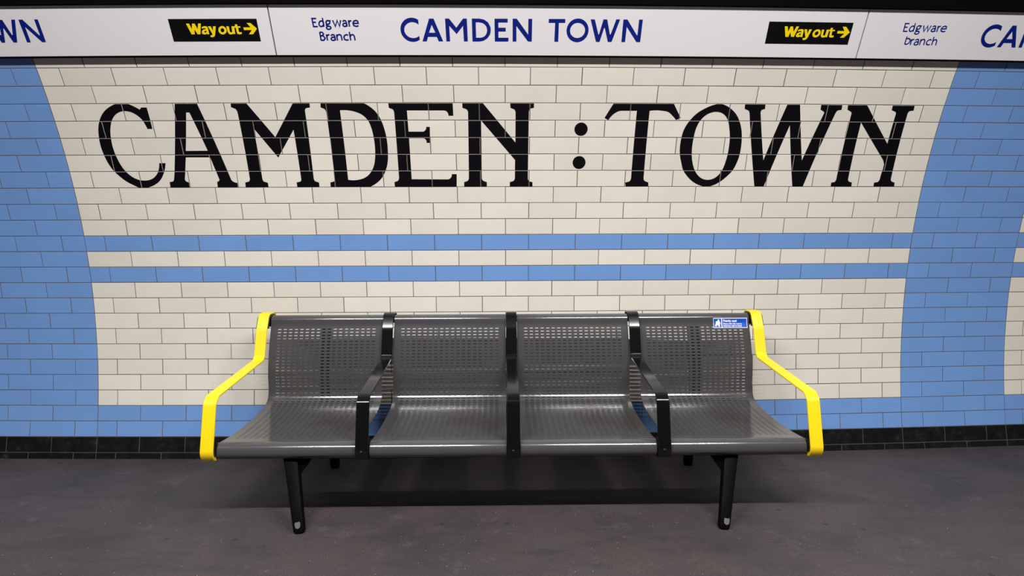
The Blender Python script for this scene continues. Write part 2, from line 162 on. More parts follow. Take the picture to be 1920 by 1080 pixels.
M['trunking'] = mat('black_trunking', (0.003, 0.003, 0.0035), 0.6, 0.0, 0.05)
M['sign_white'] = mat('white_vitreous_enamel', (0.80, 0.775, 0.815), 0.2)
M['sign_blue'] = mat('blue_enamel_lettering', (0.0025, 0.013, 0.20), 0.25)
M['sign_black'] = mat('black_vinyl', (0.004, 0.004, 0.0045), 0.3, 0.0, 0.2)
M['sign_yellow'] = mat('yellow_vinyl', (0.95, 0.70, 0.002), 0.4)
M['sticker_blue'] = mat('blue_sticker', (0.004, 0.075, 0.52), 0.35)
M['sticker_white'] = mat('white_sticker', (0.85, 0.85, 0.87), 0.4)
def steel():
    m = mat('grey_coated_steel', (0.10, 0.10, 0.106), 0.17, 0.5); k = NT(m); c = k.coords()
    st = k.noise(c, 2.2, 4, 0.55); f = k.ramp(st, 'Fac', [(0.52, G1), (0.72, W1)])
    mx = k.mix((f, 'Color'), (0.118, 0.116, 0.123), (0.084, 0.066, 0.060))
    k.t.links.new(mx.outputs[2], k.b.inputs['Base Color'])
    nr = k.noise(c, 9.0, 4, 0.6); r = k.ramp(nr, 'Fac', [(0.3, (.135, .135, .135)), (0.7, (.175, .175, .175))])
    k.l(r, 'Color', k.b, 'Roughness')
    return m
M['steel'] = steel()
M['black'] = mat('black_painted_steel', (0.005, 0.0045, 0.005), 0.13, 0.0, 0.4)
M['leg'] = mat('black_cast_leg', (0.0022, 0.0022, 0.0025), 0.5, 0.0, 0.10)
M['bare'] = mat('bare_worn_metal', (0.13, 0.127, 0.125), 0.5, 0.2)
def yellow():
    m = mat('yellow_painted_steel', (0.93, 0.64, 0.008), 0.38); k = NT(m); c = k.coords()
    nz = k.noise(c, 30.0, 6, 0.75); f = k.ramp(nz, 'Fac', [(0.63, G1), (0.72, (.7, .7, .7))])
    mx = k.mix((f, 'Color'), (0.94, 0.645, 0.008), (0.42, 0.26, 0.02)); k.t.links.new(mx.outputs[2], k.b.inputs['Base Color'])
    return m
M['yellow'] = yellow()
M['bolt'] = mat('dark_bolt_head', (0.03, 0.03, 0.032), 0.35, 0.5)

# ------------------------------------------------------------------ helpers
def link(name, me, parent=None):
    o = bpy.data.objects.new(name, me); COL.objects.link(o)
    if parent is not None: o.parent = parent
    return o
def mesh(name, verts, faces, mats, parent=None, fm=None, smooth=None):
    me = bpy.data.meshes.new(name); me.from_pydata([tuple(v) for v in verts], [], faces)
    for m in (mats if isinstance(mats, (list, tuple)) else [mats]): me.materials.append(m)
    if fm: me.polygons.foreach_set('material_index', fm)
    if smooth is not None:
        me.polygons.foreach_set('use_smooth', [True] * len(me.polygons)); me.set_sharp_from_angle(angle=radians(smooth))
    me.update()
    return link(name, me, parent)
def fix_normals(o):
    bm = bmesh.new(); bm.from_mesh(o.data); bmesh.ops.recalc_face_normals(bm, faces=bm.faces); bm.to_mesh(o.data); bm.free()
def tag(o, label=None, cat=None, group=None, kind=None):
    if label: o['label'] = label
    if cat: o['category'] = cat
    if group: o['group'] = group
    if kind: o['kind'] = kind
    return o
def empty(name, loc):
    o = bpy.data.objects.new(name, None); o.location = loc; o.empty_display_size = 0.1; COL.objects.link(o); return o
class Acc:
    def __init__(s): s.v = []; s.f = []; s.m = []
    def add(s, vs, fs, mi=0):
        b = len(s.v); s.v += [Vector(v) for v in vs]; s.f += [[b + i for i in q] for q in fs]; s.m += [mi] * len(fs)
    def box(s, lo, hi, mi=0):
        x0, y0, z0 = lo; x1, y1, z1 = hi
        s.add([(x0, y0, z0), (x1, y0, z0), (x1, y1, z0), (x0, y1, z0), (x0, y0, z1), (x1, y0, z1), (x1, y1, z1), (x0, y1, z1)],
              [(0, 3, 2, 1), (4, 5, 6, 7), (0, 1, 5, 4), (1, 2, 6, 5), (2, 3, 7, 6), (3, 0, 4, 7)], mi)
    def loft(s, rings, mi=0, caps=True):
        n = len(rings[0]); b = len(s.v)
        for r in rings: s.v += [Vector(p) for p in r]
        for i in range(len(rings) - 1):
            for j in range(n):
                k = (j + 1) % n
                s.f.append([b + i * n + j, b + i * n + k, b + (i + 1) * n + k, b + (i + 1) * n + j]); s.m.append(mi)
        if caps:
            s.f.append([b + j for j in range(n)][::-1]); s.m.append(mi)
            s.f.append([b + (len(rings) - 1) * n + j for j in range(n)]); s.m.append(mi)
    def build(s, name, mats, parent=None, smooth=None, normals=True):
        o = mesh(name, s.v, s.f, mats, parent, s.m, None)
        if normals: fix_normals(o)
        if smooth is not None:
            me = o.data; me.polygons.foreach_set('use_smooth', [True] * len(me.polygons)); me.set_sharp_from_angle(angle=radians(smooth)); me.update()
        return o
def pairs(flat): return [Vector((flat[i], flat[i + 1])) for i in range(0, len(flat), 2)]
def smooth_loop(pts, maxlen, ang=40, sub=4):
    n = len(pts); out = []
    def d(i): return (pts[(i + 1) % n] - pts[i % n])
    tan = []
    for i in range(n):
        a, b = d(i - 1), d(i)
        t = a.normalized().angle(b.normalized(), 0.0)
        if t > radians(ang): tan.append(None); continue
        la, lb = a.length, b.length
        if la > 2.4 * lb: tan.append(a.normalized())
        elif lb > 2.4 * la: tan.append(b.normalized())
        else: tan.append((a.normalized() * lb + b.normalized() * la).normalized())
    for i in range(n):
        p, q = pts[i], pts[(i + 1) % n]; out.append(p.copy())
        t0, t1 = tan[i], tan[(i + 1) % n]; L = (q - p).length
        if (t0 is None and t1 is None) or L > maxlen: continue
        c = (q - p).normalized()
        if t0 is None: t0 = (c * 2 * c.dot(t1) - t1).normalized()
        if t1 is None: t1 = (c * 2 * c.dot(t0) - t0).normalized()
        for k in range(1, sub):
            u = k / sub; h = u * u * (3 - 2 * u)
            out.append(p * (1 - h) + q * h + t0 * L * (u * (1 - u) ** 2) - t1 * L * (u * u * (1 - u)))
    return out
def tri_loops(loops):
    flat = [p for l in loops for p in l]
    t = tessellate_polygon([[Vector((p.x, p.y, 0)) for p in l] for l in loops])
    return [[flat[i] for i in q] for q in t]
def clip_rect(poly, x0, y0, x1, y1):
    def cut(P, inside, inter):
        o = []
        for i in range(len(P)):
            a, b = P[i - 1], P[i]; ia, ib = inside(a), inside(b)
            if ib:
                if not ia: o.append(inter(a, b))
                o.append(b)
            elif ia: o.append(inter(a, b))
        return o
    def ix(x): return lambda a, b: a + (b - a) * ((x - a.x) / (b.x - a.x))
    def iy(y): return lambda a, b: a + (b - a) * ((y - a.y) / (b.y - a.y))
    for ins, it in ((lambda p: p.x >= x0, ix(x0)), (lambda p: p.x <= x1, ix(x1)), (lambda p: p.y >= y0, iy(y0)), (lambda p: p.y <= y1, iy(y1))):
        if not poly: break
        poly = cut(poly, ins, it)
    return poly
def stroke_quads(pts, w):
    """outline quads of a thick polyline with mitred joints"""
    closed = (pts[0] - pts[-1]).length < 1e-5 * 5
    if closed: pts = pts[:-1]
    n = len(pts); L = []; Rr = []
    for i in range(n):
        a = pts[i] - pts[i - 1] if (i > 0 or closed) else None
        b = pts[(i + 1) % n] - pts[i] if (i < n - 1 or closed) else None
        a = a.normalized() if a is not None else b.normalized(); b = b.normalized() if b is not None else a
        na = Vector((-a.y, a.x)); nb = Vector((-b.y, b.x)); m = na + nb
        if m.length < 0.35: m = na; k = 1.0
        else: m.normalize(); k = min(1.0 / max(0.2, m.dot(na)), 1.9)
        L.append(pts[i] + m * (w / 2 * k)); Rr.append(pts[i] - m * (w / 2 * k))
    q = []
    for i in range(n if closed else n - 1):
        j = (i + 1) % n; q.append([L[i], Rr[i], Rr[j], L[j]])
    return q
def fillet(pts, rads, seg=6):
    """2D/3D polyline with rounded corners"""
    out = [pts[0]]
    for i in range(1, len(pts) - 1):
        p, a, b = pts[i], (pts[i - 1] - pts[i]), (pts[i + 1] - pts[i])
        la, lb = a.length, b.length; a.normalize(); b.normalize()
        th = a.angle(b); r = rads[i - 1]
        d = min(r / math.tan(th / 2), la * 0.48, lb * 0.48); r = d * math.tan(th / 2)
        s, e = p + a * d, p + b * d
        c = p + (a + b).normalized() * (r / sin(th / 2))
        va, vb = s - c, e - c; om = va.angle(vb, 0.0)
        for k in range(seg + 1):
            u = k / seg
            if om < 1e-4: out.append(s.lerp(e, u)); continue
            out.append(c + va * (sin((1 - u) * om) / sin(om)) + vb * (sin(u * om) / sin(om)))
    out.append(pts[-1]); return out

# ------------------------------------------------------------------ the setting: tiled wall
G = 0.0034            # joint width
PROUD = 0.0013
X_MIN, X_MAX = -5.4, 5.6
def xu(u): return (u - U_OFF) * TW
U_R = 17.87; BORD = 2.48
TILES = []            # (x0, s0, x1, s1, colour, corner points)
def course_spans(k):
    """tile spans of one course as (x0, x1, zone)"""
    even = (k % 2 == 0)
    segs = []
    def run(ua, ub, first, zone):
        cuts = [ua]; u = ua + first
        while u < ub - 0.02: cuts.append(u); u += 1.0
        cuts.append(ub)
        for a, b in zip(cuts, cuts[1:]): segs.append((xu(a), xu(b), zone))
    run(-BORD - 17.87, -BORD, 0.43 if even else 0.94, 'panel')
    segs_left = []
    a = [0.0, 0.5, 1.5, BORD] if even else [0.0, 1.0, 2.0, BORD]
    for p, q in zip(a, a[1:]):
        segs.append((xu(-q), xu(-p), 'border')); segs.append((xu(U_R + p), xu(U_R + q), 'border'))
    run(0, U_R, 0.43 if even else 0.94, 'panel')
    run(U_R + BORD, U_R + BORD + 17.87, 0.43 if even else 0.94, 'panel')
    return [(max(x0, X_MIN), min(x1, X_MAX), z) for x0, x1, z in segs if x1 > X_MIN + .02 and x0 < X_MAX - .02]
wall = Acc(); skirt = Acc(); tints = []; stints = []
def add_tile(acc, x0, x1, s0, s1, mi, tint):
    j = lambda a: random.uniform(-a, a)
    x0 += G / 2 + j(.0004); x1 -= G / 2 + j(.0004); s0 += G / 2 + j(.0003); s1 -= G / 2 + j(.0003)
    bv = 0.0010; tilt = [j(0.00025) for _ in range(4)]
    outer = [wall_pt(x, s, 0.0) for x, s in ((x0, s0), (x1, s0), (x1, s1), (x0, s1))]
    cs = ((x0 + bv, s0 + bv), (x1 - bv, s0 + bv), (x1 - bv, s1 - bv), (x0 + bv, s1 - bv))
    inner = [wall_pt(x, s, PROUD + t) for (x, s), t in zip(cs, tilt)]
    acc.add(outer + inner, [(4, 5, 6, 7), (0, 1, 5, 4), (1, 2, 6, 5), (2, 3, 7, 6), (3, 0, 4, 7)], mi)
    tint.extend([random.random()] * 5)
    TILES.append((x0, s0, x1, s1, cs[0][0], cs[0][1], cs[2][0], cs[2][1], inner))
# grout bed
def grout_bed(acc, s0, s1, ns, mi, tint):
    nx = 44; xs = [X_MIN + (X_MAX - X_MIN) * i / nx for i in range(nx + 1)]
    for i in range(nx):
        for q in range(ns):
            a, b = s0 + (s1 - s0) * q / ns, s0 + (s1 - s0) * (q + 1) / ns
            acc.add([wall_pt(xs[i], a, -.0001), wall_pt(xs[i + 1], a, -.0001), wall_pt(xs[i + 1], b, -.0001), wall_pt(xs[i], b, -.0001)], [(0, 1, 2, 3)], mi)
            tint.append(0.5)
S_SKIRT = (KF - 23) * TH
grout_bed(wall, S_SKIRT, 3.05, 34, 0, tints)
for k in range(-11, 23):
    s1, s0 = (KF - k) * TH, (KF - k - 1) * TH
    for x0, x1, zone in course_spans(k):
        blue = zone == 'border' or k in (10, 12) or k >= 21
        add_tile(wall, x0, x1, s0, s1, 2 if blue else 1, tints)
wall_back = wall.build('wall_back', [M['grout'], M['cream'], M['blue']], normals=False)
tag(wall_back, 'curved platform wall of cream tiles with blue tiled borders and bands', kind='structure')
grout_bed(skirt, -0.02, S_SKIRT, 3, 0, stints)
for k in (23, 24):
    s1, s0 = (KF - k) * TH, max((KF - k - 1) * TH, -0.004)
    for x0, x1, zone in course_spans(k): add_tile(skirt, x0, x1, s0, s1, 1, stints)
base = skirt.build('baseboard_back', [M['skirting_grout'], M['skirting']], normals=False)
tag(base, 'black glazed skirting tiles along the foot of the wall', kind='structure')
for o, t in ((wall_back, tints), (base, stints)):
    a = o.data.attributes.new('tile_tint', 'FLOAT', 'FACE'); a.data.foreach_set('value', t)

# black letters fired into the tiles: every piece lies on its own tile
def on_tile(T, p, lift=0.00025):
    x0, s0, x1, s1 = T[4:8]; a, b, c, d = T[8]
    u = (p.x - x0) / (x1 - x0); v = (p.y - s0) / (s1 - s0)
    q = a * ((1 - u) * (1 - v)) + b * (u * (1 - v)) + c * (u * v) + d * ((1 - u) * v)
    n = Vector((0, -cos(TH0 + p.y / R_T), -sin(TH0 + p.y / R_T)))
    return q + n * lift
def tile_letter(name, loops, label):
    acc = Acc(); tris = tri_loops(loops)
    bx0 = min(p.x for p in loops[0]); bx1 = max(p.x for p in loops[0]); by0 = min(p.y for p in loops[0]); by1 = max(p.y for p in loops[0])
    for T in TILES:
        if T[2] < bx0 or T[0] > bx1 or T[3] < by0 or T[1] > by1: continue
        for tr in tris:
            pg = clip_rect(tr, T[0] + .0003, T[1] + .0003, T[2] - .0003, T[3] - .0003)
            if len(pg) < 3: continue
            ar = sum(pg[i - 1].x * pg[i].y - pg[i].x * pg[i - 1].y for i in range(len(pg)))
            if abs(ar) < 1e-9: continue
            if ar < 0: pg = pg[::-1]
            acc.add([on_tile(T, p) for p in pg], [list(range(len(pg)))])
    o = acc.build(name, [M['letter']], wall_back, normals=False)
    tag(o, label); return o
for key, loops in WALL_LETTERS.items():
    tile_letter('tile_letter', [smooth_loop(pairs(l), 0.11) for l in loops], 'black slab-serif letter %s across several tiles' % key[0])
for i, (x, s) in enumerate(WALL_DOTS):
    tile_letter('colon_dot', [[Vector((x + .0336 * cos(a * pi / 24), s + .0336 * sin(a * pi / 24))) for a in range(48)]],
                ('upper' if i == 0 else 'lower') + ' round black dot of the colon')

# floor, trunking and vault above the frame
fl = Acc(); nx, ny = 24, 12
for i in range(nx):
    for j in range(ny):
        x0, x1 = X_MIN + (X_MAX - X_MIN) * i / nx, X_MIN + (X_MAX - X_MIN) * (i + 1) / nx
        y0, y1 = -4.2 + 4.6 * j / ny, -4.2 + 4.6 * (j + 1) / ny
        fl.add([(x0, y0, 0), (x1, y0, 0), (x1, y1, 0), (x0, y1, 0)], [(0, 1, 2, 3)])
floor = fl.build('floor', [M['floor']], normals=False); tag(floor, 'dark scuffed asphalt platform floor', kind='structure')
def sweep_x(acc, ring, x0, x1, n, mi=0):
    """ring(X) -> closed list of points; swept along the bending wall"""
    acc.loft([ring(x0 + (x1 - x0) * i / n) for i in range(n + 1)], mi)
tr = Acc()
sweep_x(tr, lambda X: [sign_pt(X, SIGN_H + .006, -.028), sign_pt(X, SIGN_H + .006, .012), sign_pt(X, SIGN_H + .012, .018), sign_pt(X, SIGN_H + .10, .018),
                       sign_pt(X, SIGN_H + .107, .012), sign_pt(X, SIGN_H + .110, -.027)], X_MIN, X_MAX, 40)
sweep_x(tr, lambda X: [sign_pt(X, SIGN_H + .116, -.027), sign_pt(X, SIGN_H + .116, .03), sign_pt(X, SIGN_H + .30, .03), sign_pt(X, SIGN_H + .30, -.027)], X_MIN, X_MAX, 40)
trim = tr.build('trim_1', [M['trunking']], smooth=35); tag(trim, 'black cable trunking running along the wall above the signs', kind='structure')
ce = Acc(); na = 22
for i in range(na):
    a0 = 0.80 + 1.55 * i / na; a1 = 0.80 + 1.55 * (i + 1) / na
    for j in range(20):
        x0, x1 = X_MIN + (X_MAX - X_MIN) * j / 20, X_MIN + (X_MAX - X_MIN) * (j + 1) / 20
        P = lambda X, a: Vector((X, -R_T + R_T * cos(a) + PLAN_C * (X - PLAN_X0) ** 2, ZC + R_T * sin(a)))
        ce.add([P(x0, a0), P(x1, a0), P(x1, a1), P(x0, a1)], [(0, 3, 2, 1)])
ceil = ce.build('ceiling', [M['ceiling']], normals=False, smooth=60); tag(ceil, 'dark vaulted tunnel lining above the platform', kind='structure')

# ------------------------------------------------------------------ station name signs
def flat_text(name, polys, m, parent, dx, off, label=None):
    acc = Acc()
    for n, pg in enumerate(polys):
        ar = sum(pg[i - 1].x * pg[i].y - pg[i].x * pg[i - 1].y for i in range(len(pg)))
        if abs(ar) < 1e-10: continue
        if ar < 0: pg = pg[::-1]
        acc.add([sign_pt(p.x + dx, p.y, off) - parent_origin(parent) for p in pg], [list(range(len(pg)))])
    o = acc.build(name, [m], parent, normals=False)
    if label: tag(o, label)
    return o
ORIG = {}
def parent_origin(o):
    while o is not None and o.name not in ORIG: o = o.parent
    return ORIG[o.name] if o is not None else Vector((0, 0, 0))
def arc2(cx, cy, rx, ry, a0, a1, n=10): return [Vector((cx + rx * cos(radians(a0 + (a1 - a0) * i / n)), cy + ry * sin(radians(a0 + (a1 - a0) * i / n)))) for i in range(n + 1)]
JL, JR = -1.0713, 1.6961
PITCHX = JR - JL
def station_sign(dx, label, second_word):
    xa, xb = JL + dx, JR + dx
    root = empty('station_sign', sign_pt((xa + xb) / 2, 0)); ORIG[root.name] = root.location.copy()
    O = root.location
    tag(root, label, 'sign', 'station name signs along the wall')
    g = .0030
    p = Acc(); sweep_x(p, lambda X: [sign_pt(X, .0012, -.014) - O, sign_pt(X, .0, -.0012) - O, sign_pt(X, .0012, 0) - O, sign_pt(X, SIGN_H - .0012, 0) - O, sign_pt(X, SIGN_H, -.0012) - O, sign_pt(X, SIGN_H - .0012, -.014) - O], xa + g, xb - g, 14)
    p.build('enamel_panel', [M['sign_white']], root)
    f = Acc(); sweep_x(f, lambda X: [sign_pt(X, -.010, -.028) - O, sign_pt(X, -.010, -.006) - O, sign_pt(X, -.0010, -.006) - O, sign_pt(X, -.0010, -.0125) - O, sign_pt(X, SIGN_H + .001, -.0125) - O, sign_pt(X, SIGN_H + .004, -.028) - O], xa, xb, 14)
    f.build('backing_frame', [M['sign_black']], root)
    for word in (('C', 'A', 'M', 'D', 'E', 'N'), ('T', 'O', 'W', 'N2')):
        polys = []
        for key in word: polys += tri_loops([smooth_loop(pairs(l), 0.02, 42) for l in SIGN_LETTERS[key]])
        flat_text('name_word', polys, M['sign_blue'], root, dx, .0006)
    st = []; bold = .0064 if second_word == 'Branch' else .0054
    B = {k: [pairs(s) for s in v] for k, v in BRANCH_STROKES.items()}
    for k in ('E', 'd', 'g', 'w', 'a', 'r', 'e', 'r2', 'a2', 'n', 'c', 'h'): st += B[k]
    if second_word == 'Branch': st += B['B']
    else: st += B['b']
    flat_text('branch_name', [q for s in st for q in stroke_quads(s, bold)], M['sign_blue'], root, dx, .0006)
    x0, x1, t0, t1 = -1.5347 + PITCHX, -1.1313 + PITCHX, .0626, .1602
    pl = Acc(); sweep_x(pl, lambda X: [sign_pt(X, t0, -.0005) - O, sign_pt(X, t0, .0008) - O, sign_pt(X, t1, .0008) - O, sign_pt(X, t1, -.0005) - O], x0 + dx, x1 + dx, 3)
    plate = pl.build('way_out_plate', [M['sign_black']], root)
    tag(plate, 'black way out strip with yellow lettering')
    polys = []
    for loops in WAY_LETTERS.values(): polys += tri_loops([smooth_loop(pairs(l), .0075, 48, 3) for l in loops])
    flat_text('lettering', polys, M['sign_yellow'], plate, dx + PITCHX, .0014)
    flat_text('arrow', tri_loops([pairs(WAY_ARROW[0])]), M['sign_yellow'], plate, dx + PITCHX, .0014)
    return root
station_sign(0, 'white station sign in the middle, its whole name CAMDEN TOWN in view', 'Branch')
station_sign(-PITCHX, 'white station sign at left, cut by the photo edge after the letters WN', 'Branch')
station_sign(PITCHX, 'white station sign at right, cut by the photo edge, lettered Edgware branch in lower case', 'branch')

# ------------------------------------------------------------------ the bench
BX = 0.028; MOD = 0.63; PW = 0.572
bench = empty('platform_bench', (BX, -0.55, 0)); BO = bench.location.copy()
tag(bench, 'four-seat perforated grey steel bench with yellow end armrests, in front of the wall', 'bench')
V2 = lambda y, z: Vector((y, z))
# side profile of one pressed seat sheet, back roll -> back -> seat -> front roll (y, z)
prof = []
for a in range(-30, 166, 15): prof.append(V2(-.181 + (.056 if a < 90 else .031) * cos(radians(a)), .771 + .031 * sin(radians(a))))
prof += [V2(-.2135, .757), V2(-.220, .738), V2(-.232, .706), V2(-.249, .655), V2(-.263, .606), V2(-.272, .560), V2(-.279, .510), V2(-.278, .465), V2(-.279, .428), V2(-.286, .402), V2(-.303, .382), V2(-.333, .368), V2(-.382, .3565), V2(-.440, .3495), V2(-.510, .3445), V2(-.590, .341), V2(-.660, .3395), V2(-.730, .3405), V2(-.790, .3430)]
for a in range(85, 300, 14): prof.append(V2(-.834 + .036 * cos(radians(a)), .310 + .036 * sin(radians(a))))
def catmull(P, n=6):
    o = []
    for i in range(len(P) - 1):
        p0, p1, p2, p3 = P[max(i - 1, 0)], P[i], P[i + 1], P[min(i + 2, len(P) - 1)]
        for k in range(n):
            t = k / n
            o.append(((p1 * 2) + (p2 - p0) * t + (p0 * 2 - p1 * 5 + p2 * 4 - p3) * t * t + (p1 * 3 - p0 - p2 * 3 + p3) * t ** 3) * .5)
    o.append(P[-1]); return o
fine = catmull(prof); arc = [0.0]
for a, b in zip(fine, fine[1:]): arc.append(arc[-1] + (b - a).length)
import bisect
def at_arc(s):
    s = min(max(s, 0), arc[-1]); i = min(max(bisect.bisect_left(arc, s), 1), len(arc) - 1)
    t = (s - arc[i - 1]) / max(1e-9, arc[i] - arc[i - 1]); p = fine[i - 1].lerp(fine[i], t)
    d = (fine[min(i + 1, len(fine) - 1)] - fine[max(i - 2, 0)]).normalized()
    return p, Vector((d.y, -d.x))        # point and normal of the sitting side
def arc_near(y, z): return arc[min(range(len(fine)), key=lambda i: (fine[i] - V2(y, z)).length)]
A0 = arc_near(-.222, .7435); A1 = arc_near(-.785, .3425)
NC, PC, HL, HH = 18, .02830, .0188, .0047
NR = int(round((A1 - A0) / .0163)); PR = (A1 - A0) / NR
def seat_mesh():
    T = .0040; top_v = []; top_f = []; idx = {}; loops = []
    def vid(x, s):
        k = (round(x, 5), round(s, 5))
        if k not in idx: idx[k] = len(top_v); top_v.append(k)
        return idx[k]
    xs = [-PW / 2, -PW / 2 + .003] + [-NC * PC / 2 + PC * i for i in range(NC + 1)] + [PW / 2 - .003, PW / 2]
    before = []; s = 0.0; step = .0075
    n = int(A0 / step); rows = [A0 * i / n for i in range(n + 1)]
    rows += [A0 + PR * i for i in range(1, NR + 1)]
    n = int((arc[-1] - A1) / .008); rows += [A1 + (arc[-1] - A1) * i / n for i in range(1, n + 1)]
    for r in range(len(rows) - 1):
        s0, s1 = rows[r], rows[r + 1]; holes = A0 - 1e-6 <= s0 and s1 <= A1 + 1e-6
        for c in range(len(xs) - 1):
            x0, x1 = xs[c], xs[c + 1]
            q = [vid(x0, s0), vid(x1, s0), vid(x1, s1), vid(x0, s1)]
            if not (holes and 2 <= c < 2 + NC): top_f.append(q); continue
            cx, cs = (x0 + x1) / 2, (s0 + s1) / 2; a, b, ch = HL / 2, HH / 2, .0026
            h = [(-a + ch, -b), (a - ch, -b), (a, -b + ch * .8), (a, b - ch * .8), (a - ch, b), (-a + ch, b), (-a, b - ch * .8), (-a, -b + ch * .8)]
            hv = [vid(cx + u, cs + w) for u, w in h]
            for e in range(4):
                n2 = (e + 1) % 4
                top_f.append([q[e], q[n2], hv[2 * e + 1], hv[2 * e]])
                top_f.append([q[n2], hv[(2 * e + 2) % 8], hv[2 * e + 1]])
    P = []; Q = []
    for x, s in top_v:
        p, nn = at_arc(s); P.append(Vector((x, p.x, p.y))); b = p - nn * T; Q.append(Vector((x, b.x, b.y)))
    nv = len(P); edges = {}
    for f in top_f:
        for a, b in zip(f, f[1:] + f[:1]): edges[(a, b)] = 1
    faces = [list(f) for f in top_f] + [[i + nv for i in f[::-1]] for f in top_f]
    for (a, b) in list(edges):
        if (b, a) not in edges: faces.append([b, a, a + nv, b + nv])
    me = bpy.data.meshes.new('seat_panel'); me.from_pydata([tuple(v) for v in P + Q], [], faces); me.materials.append(M['steel'])
    me.polygons.foreach_set('use_smooth', [True] * len(me.polygons)); me.set_sharp_from_angle(angle=radians(32)); me.update()
    # faces must point out of the sheet
    f0 = me.polygons[0]
    return me
seat_me = seat_mesh()
_bm = bmesh.new(); _bm.from_mesh(seat_me); bmesh.ops.recalc_face_normals(_bm, faces=_bm.faces); _bm.to_mesh(seat_me); _bm.free()
seat_me.set_sharp_from_angle(angle=radians(32))
seats = []
for i in range(4):
    o = link('seat_panel', seat_me, bench); o.location = (-1.5 * MOD + MOD * i, -BO.y, 0); seats.append(o)

# armrests: flat bar bent along a (y, z) path
def strap(name, x, path, rads, width, thick, m, label=None, seg=6):
    pts = fillet([V2(*p) for p in path], rads, seg); n = len(pts); acc = Acc(); rings = []
    for i in range(n):
        a = (pts[i] - pts[i - 1]).normalized() if i else (pts[1] - pts[0]).normalized()
        b = (pts[i + 1] - pts[i]).normalized() if i < n - 1 else a
        d = (a + b).normalized(); nn = Vector((d.y, -d.x)); k = 1 / max(.5, nn.dot(Vector((a.y, -a.x))))
        o_ = pts[i] + nn * thick * k; h = width / 2; c = .0022
        y0, z0 = pts[i]; y1, z1 = o_; q = pts[i] + nn * (thick * k - c); w = pts[i] + nn * c
        rings.append([(x - h + c, y0, z0), (x + h - c, y0, z0), (x + h, w.x, w.y), (x + h, q.x, q.y), (x + h - c, y1, z1), (x - h + c, y1, z1), (x - h, q.x, q.y), (x - h, w.x, w.y)])
    acc.loft([[(p[0] - BO.x, p[1] - BO.y, p[2]) for p in r] for r in rings])
    o = acc.build(name, [m], bench, smooth=40)
    if label: tag(o, label)
    return o
ARM = [(-.119, .752), (-.119, .806), (-.204, .806), (-.243, .735), (-.284, .606), (-.306, .585), (-.806, .530), (-.832, .508), (-.879, .310), (-.866, .283), (-.838, .282)]
ARM_R = [.030, .032, .15, .015, .02, .03, .03, .3, .015]
arms = []
for i in (-1, 0, 1):
    a = strap('armrest', BX + MOD * i, ARM, ARM_R, .0545, .008, M['black'], 'black divider armrest')
    arms.append(a)
for s in (-1, 1):
    a = strap('armrest', BX + s * (1.235 + .0045 + .0275), ARM, ARM_R, .0545, .009, M['yellow'], 'yellow end armrest'); arms.append(a)
    # black hanger under the yellow bar: grips the back roll and the front roll
    strap('end_bracket', BX + s * (1.235 + .0045 + .0275), [(-.1235, .735), (-.1235, .801), (-.2045, .801), (-.236, .740)], [.026, .030], .066, .004, M['black'], 'black end bracket under the yellow armrest')
    acc = Acc(); xa = BX + s * 1.234; xb = BX + s * (1.235 + .006)
    ring = lambda X, r: [(X - BO.x, -.834 + r * cos(2 * pi * q / 20) - BO.y, .310 + r * sin(2 * pi * q / 20)) for q in range(20)]
    acc.loft([ring(xa - s * .01, .0325), ring(xb, .0325), ring(xb + s * .002, .029)])
    acc.build('end_cap', [M['black']], bench, smooth=40)
for a, x in zip(arms[:3], (-1, 0, 1)):
    acc = Acc(); cy, cz = -.8785, .3140; n = Vector((0, -.971, -.237))
    up = Vector((0, .237, -.971)); sx = Vector((1, 0, 0)); c0 = Vector((BX + MOD * x - BO.x - .002, cy - .0075 - BO.y, cz))
    rg = lambda r, d: [c0 + n * d + sx * (r * cos(2 * pi * q / 16)) + up * (r * sin(2 * pi * q / 16)) for q in range(16)]
    acc.loft([rg(.0062, -.002), rg(.0060, .0014), rg(.0042, .0030)])
    b = acc.build('bolt', [M['bolt']], a, smooth=50)

# frame below and behind
def rounded_bar(acc, path, sizes, up=Vector((1, 0, 0)), mi=0, ch=.28):
    rings = []
    for i, p in enumerate(path):
        p = Vector(p); a = (Vector(path[min(i + 1, len(path) - 1)]) - Vector(path[max(i - 1, 0)])).normalized()
        w, d = sizes[i]; e1 = (up - a * up.dot(a)).normalized(); e2 = a.cross(e1).normalized()
        cx, cy = w / 2, d / 2; k = min(cx, cy) * ch * 2
        pr = [(cx - k, -cy), (cx - k * .3, -cy + k * .3), (cx, -cy + k), (cx, cy - k), (cx - k * .3, cy - k * .3), (cx - k, cy), (-cx + k, cy), (-cx + k * .3, cy - k * .3), (-cx, cy - k), (-cx, -cy + k), (-cx + k * .3, -cy + k * .3), (-cx + k, -cy)]
        rings.append([p + e1 * u + e2 * v - BO for u, v in pr])
    acc.loft(rings, mi)
beam = Acc(); rounded_bar(beam, [(BX - 1.18, -.748, .292), (BX + 1.18, -.748, .292)], [(.06, .06)] * 2, up=Vector((0, 1, 0)))
beam.build('beam', [M['leg']], bench, smooth=40)
